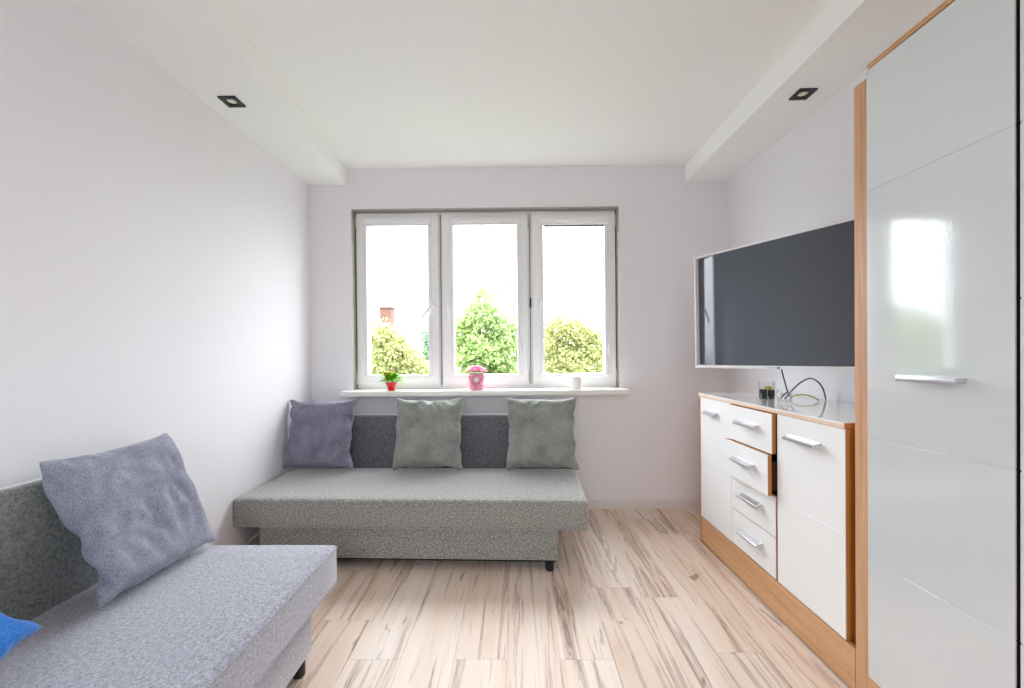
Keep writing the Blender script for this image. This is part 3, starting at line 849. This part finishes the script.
tree('small dark green tree far outside beside the chimney', -15.2, 60, 6.1,
     [(0, 0, 5.2, .9, .9), (-1.2, 0, 4.4, 1.0, .7), (.6, 0, 4.3, .9, .7), (-.4, 0, 2.5, 1.8, 1.6)], .2, 1600, 21, LC, .4)

tree('round green tree outside far to the left, mirrored in the wardrobe door', -17.5, 22, 3.4,
     [(0, 0, 2.0, 2.0, 1.3), (1.8, .2, 1.4, 1.6, 1.2), (-1.7, .2, 1.5, 1.7, 1.3), (.2, 0, -.5, 3.2, 1.8)], .2, 9000, 31, LA, .30)
hs = thing('house', 'pale house with a low roof outside beyond the left tree', 'house', (-14.5, 44, GZ))
obj('walls', B(-18.5, -9.6, 42, 50, GZ, 3.2), M['render'], hs)
bm = NB()
v = [bm.verts.new(p) for p in ((-18.6, 41.95, 3.15), (-9.5, 41.95, 3.15), (-9.5, 50.05, 3.15), (-18.6, 50.05, 3.15), (-17.5, 46, 4.5), (-10.6, 46, 4.5))]
for f in ((0, 1, 5, 4), (1, 2, 5), (2, 3, 4, 5), (3, 0, 4), (3, 2, 1, 0)): bm.faces.new([v[i] for i in f])
obj('roof', bm, M['rooftile'], hs, smooth=None)
bm = box(NB(), -13.75, -12.55, 43.5, 44.7, 3.6, 5.95); box(bm, -13.85, -12.45, 43.4, 44.8, 5.95, 6.1)
obj('chimney', bm, M['brick'], hs)
ml = thing('floodlight_mast', 'tall thin floodlight mast outside above the middle tree', 'floodlight', (-1.9, 62, GZ))
obj('pole', tube(NB(), [(0, 0, 0), (0, 0, 18.6)], [.07, .04], 8), M['galv'], ml, local=True)
obj('crossbar', tube(NB(), [(-.7, 0, 18.4), (.7, 0, 18.4)], .03, 6), M['galv'], ml, local=True)
for x, z in ((-.65, 18.45), (.65, 18.45), (-.35, 17.6), (.3, 17.6)):
    obj('floodlight_head', box(NB(), x - .22, x + .22, -.15, .1, z - .16, z + .16, .03, 2), M['galv'], ml, local=True)

# ------------------------------------------------------------------ daylight
w = bpy.data.worlds.new('overcast_sky'); bpy.context.scene.world = w; w.use_nodes = True
bg = w.node_tree.nodes['Background']; wt = w.node_tree
tc = wt.nodes.new('ShaderNodeTexCoord'); sp = wt.nodes.new('ShaderNodeSeparateXYZ'); mr = wt.nodes.new('ShaderNodeValToRGB')
ma = wt.nodes.new('ShaderNodeMath'); ma.operation = 'MULTIPLY_ADD'; ma.inputs[1].default_value = .5; ma.inputs[2].default_value = .5
e = mr.color_ramp.elements                      # overcast: brighter towards the zenith, dim below the horizon
e[0].position = 0; e[0].color = (.155, .165, .168, 1); e[1].position = 1; e[1].color = (.93, .985, 1.05, 1)
for p_, c_ in ((.49, (.19, .20, .207)), (.505, (.325, .35, .37)), (.75, (.65, .695, .74))):
    k = e.new(p_); k.color = (*c_, 1)
wt.links.new(tc.outputs['Generated'], sp.inputs[0]); wt.links.new(sp.outputs[2], ma.inputs[0])
wt.links.new(ma.outputs[0], mr.inputs[0]); wt.links.new(mr.outputs[0], bg.inputs[0]); bg.inputs[1].default_value = 22.0
pl = bpy.data.lights.new('window_portal', 'AREA'); pl.shape = 'RECTANGLE'; pl.size = WX1 - WX0; pl.size_y = WZ1 - WZ0
pl.cycles.is_portal = True
po = bpy.data.objects.new('window_portal', pl); C.objects.link(po)
po.location = ((WX0 + WX1) / 2, D + .20, (WZ0 + WZ1) / 2); po.rotation_euler = (-PI / 2, 0, 0)
qo = po.copy(); qo.data = pl.copy(); qo.name = 'fill_window_portal'; qo.data.size = RX1 - RX0; qo.data.size_y = RZ1 - RZ0; C.objects.link(qo)
qo.location = ((RX0 + RX1) / 2, REAR - .16, (RZ0 + RZ1) / 2); qo.rotation_euler = (PI / 2, 0, 0)

# ------------------------------------------------------------------ camera
cam = bpy.data.cameras.new('camera'); co = bpy.data.objects.new('camera', cam); C.objects.link(co)
F, pit, yaw, rol, CX, CY = 428.10, math.radians(-.4065), math.radians(-.8819), math.radians(.5254), 508.14, 357.73
cam.sensor_fit = 'HORIZONTAL'; cam.sensor_width = 36; cam.lens = F / 1024 * 36; cam.clip_start = .02; cam.clip_end = 400
cam.shift_x = (512 - CX) / 1024; cam.shift_y = (CY - 344) / 1024
r0 = Vector((math.cos(yaw), -math.sin(yaw), 0)); f0 = Vector((math.sin(yaw) * math.cos(pit), math.cos(yaw) * math.cos(pit), math.sin(pit)))
u0 = r0.cross(f0)
R = r0 * math.cos(rol) - u0 * math.sin(rol); U = r0 * math.sin(rol) + u0 * math.cos(rol); Bk = -f0
co.matrix_world = Matrix(((R.x, U.x, Bk.x, 0), (R.y, U.y, Bk.y, 0), (R.z, U.z, Bk.z, 1.1), (0, 0, 0, 1)))
sc = bpy.context.scene; sc.camera = co
vs = sc.view_settings; vs.view_transform = 'Standard'; vs.look = 'None'; vs.gamma = 1; vs.exposure = -.24; vs.use_curve_mapping = False
sc.cycles.use_denoising = True
sc.cycles.max_bounces = 14; sc.cycles.diffuse_bounces = 10; sc.cycles.transparent_max_bounces = 16
